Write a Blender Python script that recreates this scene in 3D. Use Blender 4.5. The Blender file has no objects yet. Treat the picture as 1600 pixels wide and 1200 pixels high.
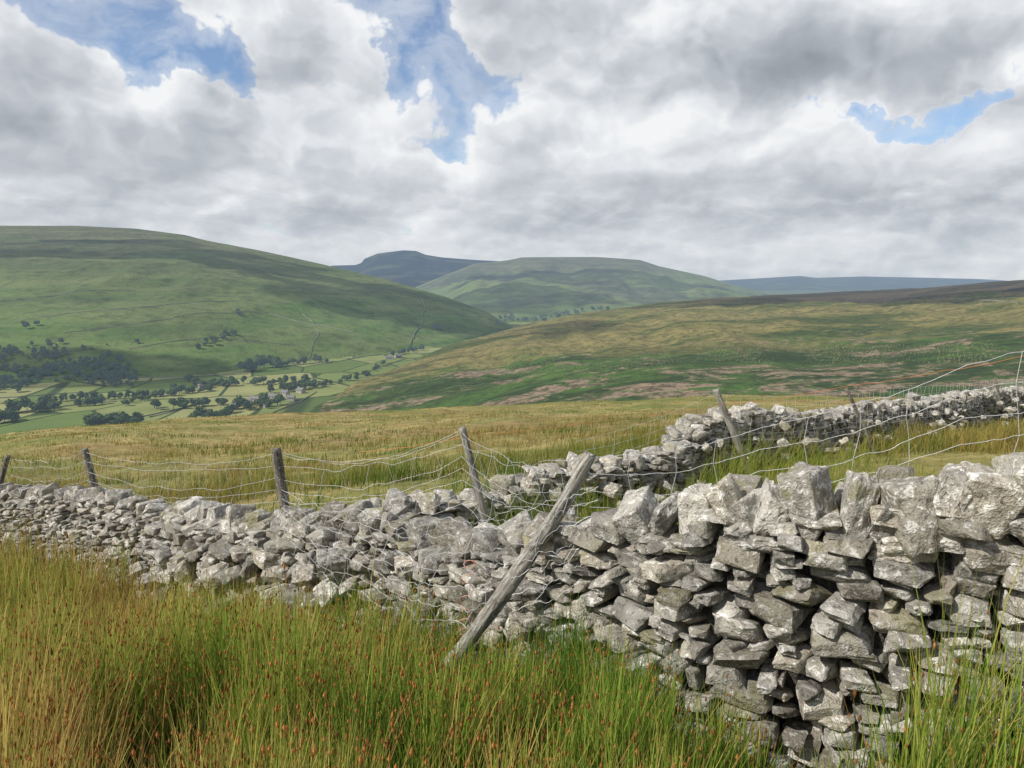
import bpy, bmesh, math, random
import numpy as np
from mathutils import Vector, Matrix, noise
from mathutils.bvhtree import BVHTree
rng=np.random.default_rng(7); random.seed(7)
sc=bpy.context.scene
COL=sc.collection
# ------------------------------------------------------------ survey helper: eye at the origin, pitch 8.07 deg
F=1164.0; PIT=math.radians(8.07); c_,s_=math.cos(PIT),math.sin(PIT)
SUN=Vector((-.64,-.36,.68)).normalized()
def survey(px,py,D):
    yu=(600-py)/F; fy=c_+s_*yu
    return np.array([(px-800)/F/fy*D, D, (-s_+c_*yu)/fy*D])
def meta(o,label=None,cat=None,kind=None,group=None):
    if label:o["label"]=label
    if cat:o["category"]=cat
    if kind:o["kind"]=kind
    if group:o["group"]=group
def link(o,parent=None):
    COL.objects.link(o)
    if parent is not None:o.parent=parent
    return o
def mesh_np(name,V,Fs,smooth=False,col=None,sharp=None):
    me=bpy.data.meshes.new(name); V=np.asarray(V,dtype=np.float32)
    me.vertices.add(len(V)); me.vertices.foreach_set('co',V.ravel())
    idx=np.concatenate([np.asarray(f,dtype=np.int32).ravel() for f in Fs])
    tot=np.concatenate([np.full(len(f),np.asarray(f).shape[1],dtype=np.int32) for f in Fs])
    st=np.concatenate([[0],np.cumsum(tot)[:-1]]).astype(np.int32)
    me.loops.add(len(idx)); me.loops.foreach_set('vertex_index',idx)
    me.polygons.add(len(tot)); me.polygons.foreach_set('loop_start',st); me.polygons.foreach_set('loop_total',tot)
    me.polygons.foreach_set('use_smooth',np.full(len(tot),smooth,dtype=bool))
    me.update(calc_edges=True)
    if sharp: me.set_sharp_from_angle(angle=math.radians(sharp))
    if col is not None:
        a=me.color_attributes.new(name='Col',type='FLOAT_COLOR',domain='POINT')
        cc=np.ones((len(V),4),dtype=np.float32); cc[:,:3]=col; a.data.foreach_set('color',cc.ravel())
    return me
def obj(name,me,mat=None,parent=None,loc=None):
    o=bpy.data.objects.new(name,me)
    if mat:
        for m in (mat if isinstance(mat,list) else [mat]): me.materials.append(m)
    link(o,parent)
    if loc is not None:o.location=loc
    return o
def vnoise(x,y,seed=0):
    xi=np.floor(x).astype(np.int64); yi=np.floor(y).astype(np.int64); xf=x-xi; yf=y-yi
    def h(a,b):
        v=(a*374761393+b*668265263+seed*1442695041)&0xffffffff
        v=((v^(v>>13))*1274126177)&0xffffffff
        return ((v^(v>>16))&0xffffff)/float(0xffffff)
    u=xf*xf*(3-2*xf); w=yf*yf*(3-2*yf)
    return (h(xi,yi)*(1-u)+h(xi+1,yi)*u)*(1-w)+(h(xi,yi+1)*(1-u)+h(xi+1,yi+1)*u)*w
def fbm(x,y,o=4,seed=0):
    x=np.asarray(x,float); y=np.asarray(y,float); s=0;a=.5;t=0
    for i in range(o):
        s=s+a*vnoise(x*2**i+i*17.3,y*2**i-i*9.1,seed+i); t+=a; a*=.5
    return s/t
# ------------------------------------------------------------ node helpers
def sk(node,k,v):
    s=node.inputs[k]
    if isinstance(v,bpy.types.NodeSocket): node.id_data.links.new(v,s)
    else: s.default_value=v
def N(nt,t,ins={},**pr):
    n=nt.nodes.new(t)
    for k,v in pr.items(): setattr(n,k,v)
    for k,v in ins.items(): sk(n,k,v)
    return n
def M(nt,op,a,b=None,c=None,clamp=False):
    n=N(nt,'ShaderNodeMath',operation=op,use_clamp=clamp); sk(n,0,a)
    if b is not None: sk(n,1,b)
    if c is not None: sk(n,2,c)
    return n.outputs[0]
def VM(nt,op,a,b=None,out=0):
    n=N(nt,'ShaderNodeVectorMath',operation=op); sk(n,0,a)
    if b is not None: sk(n,1,b)
    return n.outputs[out]
def MIX(nt,f,a,b,bt='MIX'):
    n=N(nt,'ShaderNodeMix',data_type='RGBA',blend_type=bt); sk(n,0,f)
    sk(n,6,a if isinstance(a,bpy.types.NodeSocket) else (*a,1)); sk(n,7,b if isinstance(b,bpy.types.NodeSocket) else (*b,1))
    return n.outputs[2]
def SS(nt,v,a,b,c=0.,d=1.):
    n=N(nt,'ShaderNodeMapRange',interpolation_type='SMOOTHSTEP'); sk(n,0,v)
    for i,q in enumerate((a,b,c,d)): sk(n,i+1,q)
    return n.outputs[0]
def NZ(nt,vec,sc_,det=4,ro=.55,dist=0.,dim='3D'):
    n=N(nt,'ShaderNodeTexNoise',{'Vector':vec,'Scale':sc_,'Detail':det,'Roughness':ro,'Distortion':dist},noise_dimensions=dim); return n.outputs[0]
def RAMP(nt,f,st):
    n=N(nt,'ShaderNodeValToRGB'); e=n.color_ramp.elements
    e[0].position=st[0][0]; e[0].color=(*st[0][1],1); e[1].position=st[-1][0]; e[1].color=(*st[-1][1],1)
    for p,c in st[1:-1]:
        q=e.new(p); q.color=(*c,1)
    sk(n,0,f); return n.outputs[0]
def newmat(name):
    m=bpy.data.materials.new(name); m.use_nodes=True; nt=m.node_tree; nt.nodes.clear(); return m,nt
def out(nt,sh): nt.links.new(sh,N(nt,'ShaderNodeOutputMaterial').inputs[0])
def BSDF(nt,col,rough=.85,bump=None,bs=.5,bd=.02,spec=.2):
    n=N(nt,'ShaderNodeBsdfPrincipled',{'Roughness':rough,'Specular IOR Level':spec}); sk(n,'Base Color',col if isinstance(col,bpy.types.NodeSocket) else (*col,1))
    if bump is not None:
        b=N(nt,'ShaderNodeBump',{'Strength':bs,'Distance':bd,'Height':bump}); nt.links.new(b.outputs[0],n.inputs['Normal'])
    return n.outputs[0]
def haze(nt,sh,L=15000.,hc=(.34,.45,.60)):  # air haze painted on each surface as a glow growing with distance
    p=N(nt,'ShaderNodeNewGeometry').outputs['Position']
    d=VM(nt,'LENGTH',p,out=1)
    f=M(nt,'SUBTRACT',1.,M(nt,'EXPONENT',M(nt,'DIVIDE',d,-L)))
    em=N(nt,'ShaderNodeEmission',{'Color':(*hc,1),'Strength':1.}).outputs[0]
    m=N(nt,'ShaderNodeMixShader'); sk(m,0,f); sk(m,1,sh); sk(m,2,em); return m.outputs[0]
def POS(nt): return N(nt,'ShaderNodeNewGeometry').outputs['Position']
# ------------------------------------------------------------ walls data (coping line bearings, distance, height)
NEAR=[(1800,705,2.8,1.45),(1600,722,3.0,1.45),(1450,732,3.1,1.45),(1300,742,3.25,1.45),(1150,752,3.45,1.45),(1080,760,3.6,1.42),(1000,780,3.85,1.34),(930,780,4.1,1.28),(860,803,4.4,1.2),(800,818,4.7,1.15),(720,822,5.1,1.1),(650,806,5.5,1.14),(560,775,6.0,1.2),(480,788,6.5,1.17),(400,798,7.0,1.12),(330,783,7.5,1.15),(250,775,8.3,1.15),(150,757,9.3,1.15),(0,750,11,1.15),(-150,746,12.8,1.15),(-300,745,15,1.15)]
BACK=[(500,803,7.1,.55),(560,780,7.5,.55),(640,768,8.0,.5),(700,760,8.4,.5),(780,750,8.9,.52),(860,722,9.4,.58),(950,714,10,.62),(1010,702,10.6,.68),(1060,674,11.2,.85),(1085,640,11.8,1.05),(1180,634,13,1.),(1300,637,15,.95),(1380,624,17,1.),(1480,615,20,1.05),(1600,604,24,1.1),(1780,592,30,1.2)]
cp=[]
for L in (NEAR,BACK):
    for px,py,D,h in L:
        p=survey(px,py,D); cp.append((p[0],p[1],p[2]-h))
for x,y,d in [(0,0,1.62),(0,1.8,1.85),(-1.5,2.2,2.05),(-2,4,2.55),(1.5,1.2,1.55),(-5,0,2.3),(-5,5,3.2),(-10,7,3.9),(0,-5,1.1),(6,-3,.9),(4,5,2.4),(6,8,2.65),(8,12,2.9),(3,8,2.75),
  (-46,66,14.1),(-20,77,14.1),(0,80,13.6),(25,76,12.2),(40,69,11),(62,50,8),(-23,33,7.8),(-10,39,8.0),(0,40,7.7),(13,38,6.9),(22,34,6.1),(-12,18,5.5),(-5,19.4,5.1),(0,20,4.8),(7,19,4.2),
  (0,-80,-8),(-80,0,22),(80,0,-4),(56,-56,-8),(-56,-56,4)]: cp.append((x,y,-d))
cp=np.array(cp)
def warp(x,y):
    r=np.hypot(x,y)+1e-6; k=np.log1p(r/4)/r; return x*k,y*k
def K(r2): return .5*r2*np.log(r2+1e-12)
cu,cv=warp(cp[:,0],cp[:,1]); q=cp[:,2]/(np.hypot(cp[:,0],cp[:,1])+6)
n=len(cp); A=np.zeros((n+3,n+3)); A[:n,:n]=K((cu[:,None]-cu)**2+(cv[:,None]-cv)**2)+np.eye(n)*2e-4
A[:n,n]=1;A[:n,n+1]=cu;A[:n,n+2]=cv;A[n:,:n]=A[:n,n:].T
W=np.linalg.solve(A,np.concatenate([q,[0,0,0]]))
def tps(x,y):
    u,v=warp(x,y); z=W[n]+W[n+1]*u+W[n+2]*v
    for i in range(n): z=z+W[i]*K((u-cu[i])**2+(v-cv[i])**2)
    return z*(np.hypot(x,y)+6)
FLOOR=-160.
def gz(x,y):
    x=np.atleast_1d(np.asarray(x,float)); y=np.atleast_1d(np.asarray(y,float))
    r=np.hypot(x,y); R0=80.; k=np.where(r>R0,R0/np.maximum(r,1e-6),1.)
    z=tps(x*k,y*k); e=np.maximum(0,r-R0)
    z=z-np.where(e<60,.30*e*e/120+.17*e,.30*(e-30)+.17*e)
    amp=np.clip((r-4)/20,0.15,1)*np.clip(1.4-r/400,0,1)
    z=z+(fbm(x*.5,y*.5,4,3)-.5)*.45*amp+(fbm(x*.09,y*.09,3,9)-.5)*1.2*np.clip((r-12)/30,0,1)*np.clip(2-r/100,0,1)
    fl=FLOOR+(fbm(x*.003,y*.003,3,5)-.5)*10+np.clip((r-1500)/8000,0,1)*8
    return np.maximum(z,fl)
# ------------------------------------------------------------ materials: terrain
def m_ground():
    m,nt=newmat('moor_and_valley'); p=POS(nt)
    pn=VM(nt,'MULTIPLY',p,(.6,1.2,1.))
    n1=NZ(nt,pn,.22,6,.68,.4); n2=NZ(nt,pn,.05,5,.62,.5); n3=NZ(nt,p,2.2,5,.65); n4=NZ(nt,p,.9,3,.6)
    a=RAMP(nt,n1,[(.36,(.10,.145,.03)),(.44,(.175,.18,.045)),(.50,(.31,.25,.09)),(.56,(.34,.265,.11)),(.62,(.27,.16,.065)),(.68,(.16,.155,.045))])
    b=RAMP(nt,n2,[(.40,(.12,.16,.038)),(.47,(.25,.225,.07)),(.53,(.38,.30,.125)),(.60,(.26,.165,.07))])
    near=MIX(nt,.5,a,b); near=MIX(nt,SS(nt,n4,.45,.62,0.,.45),near,MIX(nt,.5,near,(.07,.09,.025))); near=MIX(nt,SS(nt,n3,.42,.62,0.,.85),near,MIX(nt,.5,near,(.07,.07,.02)))
    v=N(nt,'ShaderNodeTexVoronoi',{'Vector':VM(nt,'MULTIPLY',p,(1,.6,0)),'Scale':.0115})
    cr=N(nt,'ShaderNodeSeparateColor',{'Color':v.outputs['Color']}).outputs[0]
    f=RAMP(nt,cr,[(0.,(.07,.11,.03)),(.3,(.11,.16,.04)),(.55,(.18,.21,.065)),(.75,(.27,.27,.11)),(1.,(.13,.18,.05))])
    f=MIX(nt,SS(nt,NZ(nt,p,.02,4,.6),.3,.7),f,MIX(nt,.3,f,(.06,.08,.03)))
    ve=N(nt,'ShaderNodeTexVoronoi',{'Vector':VM(nt,'MULTIPLY',p,(1,.6,0)),'Scale':.0115},feature='DISTANCE_TO_EDGE').outputs[0]
    f=MIX(nt,SS(nt,ve,.012,.035),(.035,.055,.02),f)
    r=VM(nt,'LENGTH',p,out=1)
    far=MIX(nt,SS(nt,r,3200,4500),f,(.08,.11,.045))
    c=MIX(nt,SS(nt,r,200,450),near,far)
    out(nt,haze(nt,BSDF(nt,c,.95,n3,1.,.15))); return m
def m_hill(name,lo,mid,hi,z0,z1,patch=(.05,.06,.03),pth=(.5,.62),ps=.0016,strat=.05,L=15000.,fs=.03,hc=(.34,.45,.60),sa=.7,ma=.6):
    m,nt=newmat(name); p=POS(nt); z=N(nt,'ShaderNodeSeparateXYZ',{0:p}).outputs[2]
    big=NZ(nt,p,ps,5,.6); st=NZ(nt,VM(nt,'MULTIPLY',p,(.0016,.0016,strat)),1.,6,.65,.3); fine=NZ(nt,p,fs,5,.68); med=NZ(nt,p,ps*5,4,.6)
    h=SS(nt,M(nt,'ADD',z,M(nt,'MULTIPLY',M(nt,'SUBTRACT',big,.5),(z1-z0)*1.2)),z0,z1)
    c=RAMP(nt,h,[(0.,lo),(.45,mid),(1.,hi)])
    c=MIX(nt,SS(nt,big,*pth),c,patch)  # dark patches: heather plus shade from clouds painted into the colour
    c=MIX(nt,SS(nt,med,.45,.65,0.,ma),c,MIX(nt,.6,c,(.16,.15,.065)))
    if sa>0: c=MIX(nt,SS(nt,st,.42,.6,0.,sa),c,MIX(nt,.8,c,(.18,.20,.075)))
    c=MIX(nt,SS(nt,fine,.45,.68,0.,.75),c,MIX(nt,.65,c,(.02,.03,.01)))
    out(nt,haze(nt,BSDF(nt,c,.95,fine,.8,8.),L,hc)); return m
def m_spur():
    m,nt=newmat('bracken_spur'); p=POS(nt); s=N(nt,'ShaderNodeSeparateXYZ',{0:p}); x,y=s.outputs[0],s.outputs[1]
    r=VM(nt,'LENGTH',p,out=1)
    nb=NZ(nt,VM(nt,'MULTIPLY',p,(.011,.019,.02)),1.,8,.76,.5); nm=NZ(nt,VM(nt,'MULTIPLY',p,(.0030,.006,.0)),1.,6,.62,.4); fine=NZ(nt,p,.07,6,.74); vf=NZ(nt,p,.3,3,.7)
    gb=NZ(nt,VM(nt,'MULTIPLY',p,(.0045,.009,0.)),1.,6,.64,.5)
    grass=RAMP(nt,nm,[(.3,(.055,.085,.02)),(.42,(.10,.115,.03)),(.48,(.19,.18,.055)),(.54,(.27,.225,.085)),(.60,(.15,.14,.045)),(.70,(.075,.085,.03))])
    green=MIX(nt,SS(nt,nb,.42,.52),(.028,.055,.014),(.06,.10,.022)); green=MIX(nt,SS(nt,gb,.48,.57,0.,.7),green,(.085,.165,.028))
    brown=MIX(nt,SS(nt,fine,.42,.6),(.30,.225,.15),(.17,.13,.08))
    bandr=M(nt,'ADD',r,M(nt,'MULTIPLY',M(nt,'SUBTRACT',gb,.5),600.))
    band=M(nt,'MULTIPLY',SS(nt,bandr,610,660),SS(nt,bandr,830,740,0.,1.)); band=M(nt,'MULTIPLY',band,SS(nt,x,520,150,.5,1.))
    c=MIX(nt,SS(nt,M(nt,'ADD',nb,M(nt,'MULTIPLY',band,.07)),.545,.575),green,brown)
    rr=M(nt,'ADD',r,M(nt,'MULTIPLY',M(nt,'SUBTRACT',nm,.5),900.))
    c=MIX(nt,SS(nt,rr,960,1160),c,grass)
    heath=MIX(nt,SS(nt,nm,.4,.6),(.05,.04,.027),(.10,.075,.045))
    c=MIX(nt,M(nt,'MULTIPLY',SS(nt,rr,1750,2050),SS(nt,x,350,800),clamp=True),c,heath)
    c=MIX(nt,SS(nt,fine,.46,.60,0.,.85),c,MIX(nt,.68,c,(.022,.03,.01)))
    c=MIX(nt,SS(nt,vf,.48,.7,0.,.55),c,MIX(nt,.6,c,(.02,.025,.01)))
    out(nt,haze(nt,BSDF(nt,c,.95,fine,1.,8.))); return m
# ------------------------------------------------------------ ground sheet
radii=np.concatenate([[0.0],np.geomspace(.4,45000,430)])
az=np.concatenate([np.linspace(-46,46,330),np.linspace(50,310,66)]); az=np.radians(az)
R,AZ=np.meshgrid(radii,az,indexing='ij'); X=R*np.sin(AZ); Y=R*np.cos(AZ)
Z=gz(X.ravel(),Y.ravel())
V=np.stack([X.ravel(),Y.ravel(),Z],1)
na=len(az); nr=len(radii)
i,j=np.meshgrid(np.arange(nr-1),np.arange(na),indexing='ij'); j2=(j+1)%na
Q=np.stack([i*na+j,i*na+j2,(i+1)*na+j2,(i+1)*na+j],-1).reshape(-1,4)
g=obj('ground',mesh_np('ground',V,[Q],True),m_ground()); meta(g,'rough moorland grass falling to a green valley floor','ground','structure')
BV=[BVHTree.FromPolygons([tuple(v) for v in V.tolist()],Q.tolist())]
# ------------------------------------------------------------ hills
def smooth(a,k):
    if k<1: return a
    g_=np.exp(-np.linspace(-2,2,2*k+1)**2); g_/=g_.sum(); return np.convolve(np.pad(a,k,mode='edge'),g_,'valid')
def hill(name,cols,mat,label,nx=300,ny=170,amp=8.,ns=.004,pw=.8,sm=4,seed=1,backfall=.9,front=.25,gul=2.2):
    C=np.array(cols,float); px=np.linspace(C[0,0],C[-1,0],nx)
    py=smooth(np.interp(px,C[:,0],C[:,1]),sm); RY=smooth(np.interp(px,C[:,0],C[:,2]),sm*3); FY=smooth(np.interp(px,C[:,0],C[:,3]),sm*3); FZ=smooth(np.interp(px,C[:,0],C[:,4]),sm*3)
    yu=(600-py)/F; fy=c_+s_*yu; RZ=(-s_+c_*yu)/fy*RY; TX=(px-800)/F/fy
    v=np.concatenate([np.linspace(-front,0,12)[:-1],np.linspace(0,1,ny-50),np.linspace(1,2.2,40)[1:]])
    v_=v[:,None]; Yg=np.where(v_<=0,FY*(1+v_*.6),FY+(RY-FY)*v_)
    up=FZ+(RZ-FZ)*np.clip(v_,0,1)**pw; H=(RZ-FZ)
    Zg=np.where(v_<0,FZ+v_*260,np.where(v_<=1,up,RZ-(np.maximum(v_-1,0))**1.6*H*backfall-np.maximum(v_-1,0)**1.6*40))
    Xg=TX*Yg
    env=np.clip(np.minimum(v_*6,1),0,1)*(1-.9*np.exp(-((v_-1)/.12)**2))
    Zg=Zg+(fbm(Xg*ns,Yg*ns,6,seed)-.5)*amp*env*2
    Zg=Zg-np.abs(fbm(Xg*ns*2.2+3,Yg*ns*.7,4,seed+30)-.5)*amp*gul*env*np.sin(np.pi*np.clip(v_,0,1))
    V=np.stack([Xg.ravel(),Yg.ravel(),Zg.ravel()],1); nv=len(v)
    i,j=np.meshgrid(np.arange(nv-1),np.arange(nx-1),indexing='ij')
    Q=np.stack([i*nx+j,i*nx+j+1,(i+1)*nx+j+1,(i+1)*nx+j],-1).reshape(-1,4)
    o=obj(name,mesh_np(name,V,[Q],True),mat); meta(o,label,'hill','structure')
    BV.append(BVHTree.FromPolygons([tuple(a) for a in V.tolist()],Q.tolist())); return o
hill('hill',[(-420,360,3100,1050,-158),(-150,352,3050,1100,-158),(0,352,3000,1150,-158),(120,353,2980,1180,-158),(210,357,2950,1200,-158),(290,367,2900,1230,-158),(320,375,2890,1240,-158),(400,390,2850,1350,-158),(500,412,2780,1480,-158),(600,436,2700,1620,-158),(700,465,2600,1850,-158),(760,487,2520,2080,-158),(795,508,2450,2300,-158),(830,530,2400,2350,-162)],
 m_hill('fellside',(.075,.135,.03),(.08,.11,.032),(.08,.08,.038),-150,190,patch=(.06,.095,.026),strat=.045,sa=.45,ma=.4),'broad green fell with grassy terraces above the valley',nx=420,ny=260,amp=18,ns=.003,pw=.85,seed=11)
hill('hill',[(380,690,820,800,-175),(440,665,860,830,-168),(490,640,900,845,-158),(540,615,1010,820,-154),(600,590,1100,800,-150),(700,551,1260,720,-135),(800,521,1450,650,-120),(900,498,1650,620,-110),(1000,481,1900,600,-104),(1100,469,2100,600,-100),(1200,462,2250,600,-98),(1300,458,2350,600,-97),(1400,455,2350,600,-96),(1480,447,2300,600,-95),(1600,437,2100,600,-92),(1800,425,2000,600,-88),(2050,418,2000,600,-80)],
 m_spur(),'rolling moorland spur with bracken and brown grass patches',nx=460,ny=260,amp=13,ns=.006,pw=.6,seed=23,sm=5)
hill('hill',[(560,492,5000,3100,-150),(620,462,5200,3050,-150),(680,436,5300,3000,-150),(740,412,5400,3000,-150),(795,406,5500,3000,-150),(815,402,5500,3000,-150),(930,401,5500,3000,-150),(1000,406,5500,3000,-150),(1030,416,5450,3000,-150),(1100,431,5400,3050,-150),(1150,446,5300,3100,-150),(1200,459,5200,3200,-150),(1270,474,5000,3300,-150)],
 m_hill('distant_fell',(.10,.15,.04),(.12,.15,.05),(.085,.08,.045),-150,140,patch=(.05,.065,.033),pth=(.5,.58),ps=.0014,fs=.012,L=10500.,sa=.3,hc=(.33,.43,.55)),'wide rounded fell with green slopes, dark heather and painted shade from clouds',nx=320,amp=50,ns=.0016,pw=.9,seed=31,sm=2,gul=3.)
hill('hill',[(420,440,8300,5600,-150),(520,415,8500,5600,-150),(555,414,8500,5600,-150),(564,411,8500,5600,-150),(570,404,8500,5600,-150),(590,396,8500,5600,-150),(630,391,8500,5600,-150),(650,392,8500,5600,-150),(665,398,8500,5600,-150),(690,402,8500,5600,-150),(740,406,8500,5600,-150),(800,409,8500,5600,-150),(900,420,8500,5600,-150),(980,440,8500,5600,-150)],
 m_hill('far_summit',(.02,.03,.025),(.015,.022,.024),(.012,.016,.02),-150,250,patch=(.010,.014,.017),ps=.0006,L=14000.,fs=.004,hc=(.28,.39,.53),sa=0.),'flat topped hazy blue mountain with a stepped crag',nx=400,amp=20,ns=.001,pw=1.1,seed=41,sm=1)  # near-black base colours paint in the shade of clouds over the summit
hill('hill',[(1000,446,13000,9500,-150),(1130,438,13000,9500,-150),(1200,434,13000,9500,-150),(1250,431,13000,9500,-150),(1275,434,13000,9500,-150),(1350,432,13000,9500,-150),(1450,434,13000,9500,-150),(1530,436,13000,9500,-150),(1600,440,13000,9500,-150),(1750,442,13000,9500,-150)],
 m_hill('far_plateau',(.04,.06,.045),(.03,.04,.04),(.02,.025,.03),-150,60,ps=.0005,fs=.004,L=13000.,hc=(.30,.40,.53),sa=0.),'long low hazy blue plateau on the skyline',nx=240,amp=10,ns=.0008,pw=1.,seed=51,sm=2)
hill('hill',[(960,480,4200,3300,-150),(1040,474,4200,3300,-150),(1130,466,4200,3300,-150),(1250,459,4300,3300,-150),(1400,452,4300,3300,-150),(1600,446,4300,3300,-150),(1800,446,4300,3300,-150)],
 m_hill('dark_moor',(.05,.06,.028),(.04,.042,.026),(.035,.034,.024),-150,0,ps=.002,sa=.3),'low dark heather moor rise beyond the spur',nx=240,amp=8,ns=.002,pw=.9,seed=61,sm=3)
def topz(x,y):
    best=-1e9
    for b in BV:
        h=b.ray_cast(Vector((x,y,2000)),Vector((0,0,-1)))
        if h[0] is not None: best=max(best,h[0].z)
    return best
def sight(px,py):
    yu=(600-py)/F; d=Vector(((px-800)/F,c_+s_*yu,-s_+c_*yu)).normalized(); best=None
    for b in BV:
        h=b.ray_cast(d*120,d)
        if h[0] is not None and (best is None or h[0].length<best.length): best=h[0]
    return best
# ------------------------------------------------------------ thin unseen cumulus added above the frame, placed so their shadows fall on the fells
mc,nt=newmat('shadow_cloud_vapour'); a_=BSDF(nt,MIX(nt,NZ(nt,POS(nt),.004,4),(.75,.76,.78),(.85,.85,.85)),1.,spec=0.); t_=N(nt,'ShaderNodeBsdfTransparent').outputs[0]
mx=N(nt,'ShaderNodeMixShader'); sk(mx,0,SS(nt,NZ(nt,POS(nt),.005,5,.6),.34,.58,.02,.55)); sk(mx,1,t_); sk(mx,2,a_); out(nt,mx.outputs[0])
def shadow_cloud(px,py,ax,ay,zc,rot=0.,seed=0):
    t=sight(px,py)
    if t is None: return
    k=(zc-t.z)/SUN.z; c=t+SUN*k; nu,nv_=64,26; V=[];Fc=[]
    for a in range(nv_):
        th=math.pi*(a+.5)/nv_
        for b in range(nu):
            ph=2*math.pi*b/nu; d=Vector((math.sin(th)*math.cos(ph),math.sin(th)*math.sin(ph),math.cos(th)))
            r=1+.6*noise.fractal(d*1.9+Vector((seed*7.1,0,0)),.8,2.,5)
            q=Matrix.Rotation(rot,3,'Z')@Vector((d.x*ax*r,d.y*ay*r,max(d.z,-.25)*min(ax,ay)*.5*r)); V.append(q[:])
    for a in range(nv_-1):
        for b in range(nu): Fc.append((a*nu+b,(a+1)*nu+b,(a+1)*nu+(b+1)%nu,a*nu+(b+1)%nu))
    V.append((0,0,V[0][2]));V.append((0,0,V[(nv_-1)*nu][2]))
    T=[(len(V)-2,b,(b+1)%nu) for b in range(nu)]+[(len(V)-1,(nv_-1)*nu+(b+1)%nu,(nv_-1)*nu+b) for b in range(nu)]
    o=obj('shadow_cloud',mesh_np('shadow_cloud',np.array(V),[np.array(Fc),np.array(T)],True),mc,None,c); meta(o,'unseen cumulus added overhead to shade the fells','shadow_cloud','structure')
shadow_cloud(200,392,420,220,1900,.1,1)
shadow_cloud(660,485,300,300,2200,.3,2)
shadow_cloud(120,580,220,110,1500,0,3)
shadow_cloud(790,466,360,330,2600,.2,4)
shadow_cloud(960,432,900,260,2900,0.,5)
shadow_cloud(1100,472,200,160,1900,0,6)
shadow_cloud(1540,462,220,200,1900,0,7)
shadow_cloud(850,515,130,100,1400,0,9)
# ------------------------------------------------------------ rock variants
def rock(seed,sub=1,extra=7,fine=.02,bev=.035,big=.05,jit=.5):
    r=random.Random(seed); bm=bmesh.new()
    for sx in(-1,1):
        for sy in(-1,1):
            for sz in(-1,1):
                bm.verts.new((sx*r.uniform(jit,1),sy*r.uniform(jit,1),sz*r.uniform(jit,1)))
    for _ in range(extra):
        a=[r.uniform(-.8,.8) for _ in range(3)]; k=r.randrange(3); a[k]=r.choice((-1,1))*r.uniform(.85,1.1); bm.verts.new(a)
    h=bmesh.ops.convex_hull(bm,input=bm.verts[:])
    dv=[v for v in bm.verts if not v.link_faces]; bmesh.ops.delete(bm,geom=dv,context='VERTS')
    bmesh.ops.dissolve_limit(bm,angle_limit=math.radians(15),verts=bm.verts[:],edges=bm.edges[:])
    bmesh.ops.bevel(bm,geom=bm.edges[:],offset=bev,offset_type='OFFSET',segments=1,profile=.5,affect='EDGES',clamp_overlap=True)
    bmesh.ops.triangulate(bm,faces=bm.faces[:])
    for _ in range(sub):
        le=[e for e in bm.edges if e.calc_length()>.16]
        bmesh.ops.subdivide_edges(bm,edges=le,cuts=1); bmesh.ops.triangulate(bm,faces=bm.faces[:])
    bm.normal_update(); o=Vector((seed*3.7,seed*1.3,0))
    nn=[v.normal.copy() for v in bm.verts]
    for v,nrm in zip(bm.verts,nn):
        p=v.co.copy(); rd=1-abs(noise.noise(p*1.8+o))*2
        d=noise.noise(p*1.6+o)*big*1.7+noise.noise(p*4+o)*big*.9+noise.noise(p*10+o)*fine-max(0,rd-.78)*.12
        v.co=p+nrm*d
    V=np.array([v.co[:] for v in bm.verts]); bm.verts.index_update(); Fc=np.array([[v.index for v in f.verts] for f in bm.faces]); bm.free()
    lo,hi=V.min(0),V.max(0); V=(V-(lo+hi)/2)/(hi-lo)
    return V,Fc
RL=[rock(i,0,jit=.55,bev=.025) for i in range(14)]; RH=[rock(i+40,2,7,.02,.055,.038,.52) for i in range(28)]; RX=[rock(i+90,4,6,.03,.045,.045,.5) for i in range(22)]
class Buf:
    def __init__(s): s.V=[];s.F=[];s.C=[];s.n=0
    def add(s,V,Fc,c):
        s.V.append(V); s.F.append(Fc+s.n); s.C.append(np.tile(c,(len(V),1))); s.n+=len(V)
    def mesh(s,name,smooth=True): return mesh_np(name,np.concatenate(s.V),[np.concatenate(s.F)],smooth,np.concatenate(s.C),36)
def rotm(ax,a): return np.array(Matrix.Rotation(a,3,ax))
def stone_T(V,size,rot,frame): return (frame@(rot@(V*size).T)).T
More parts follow.
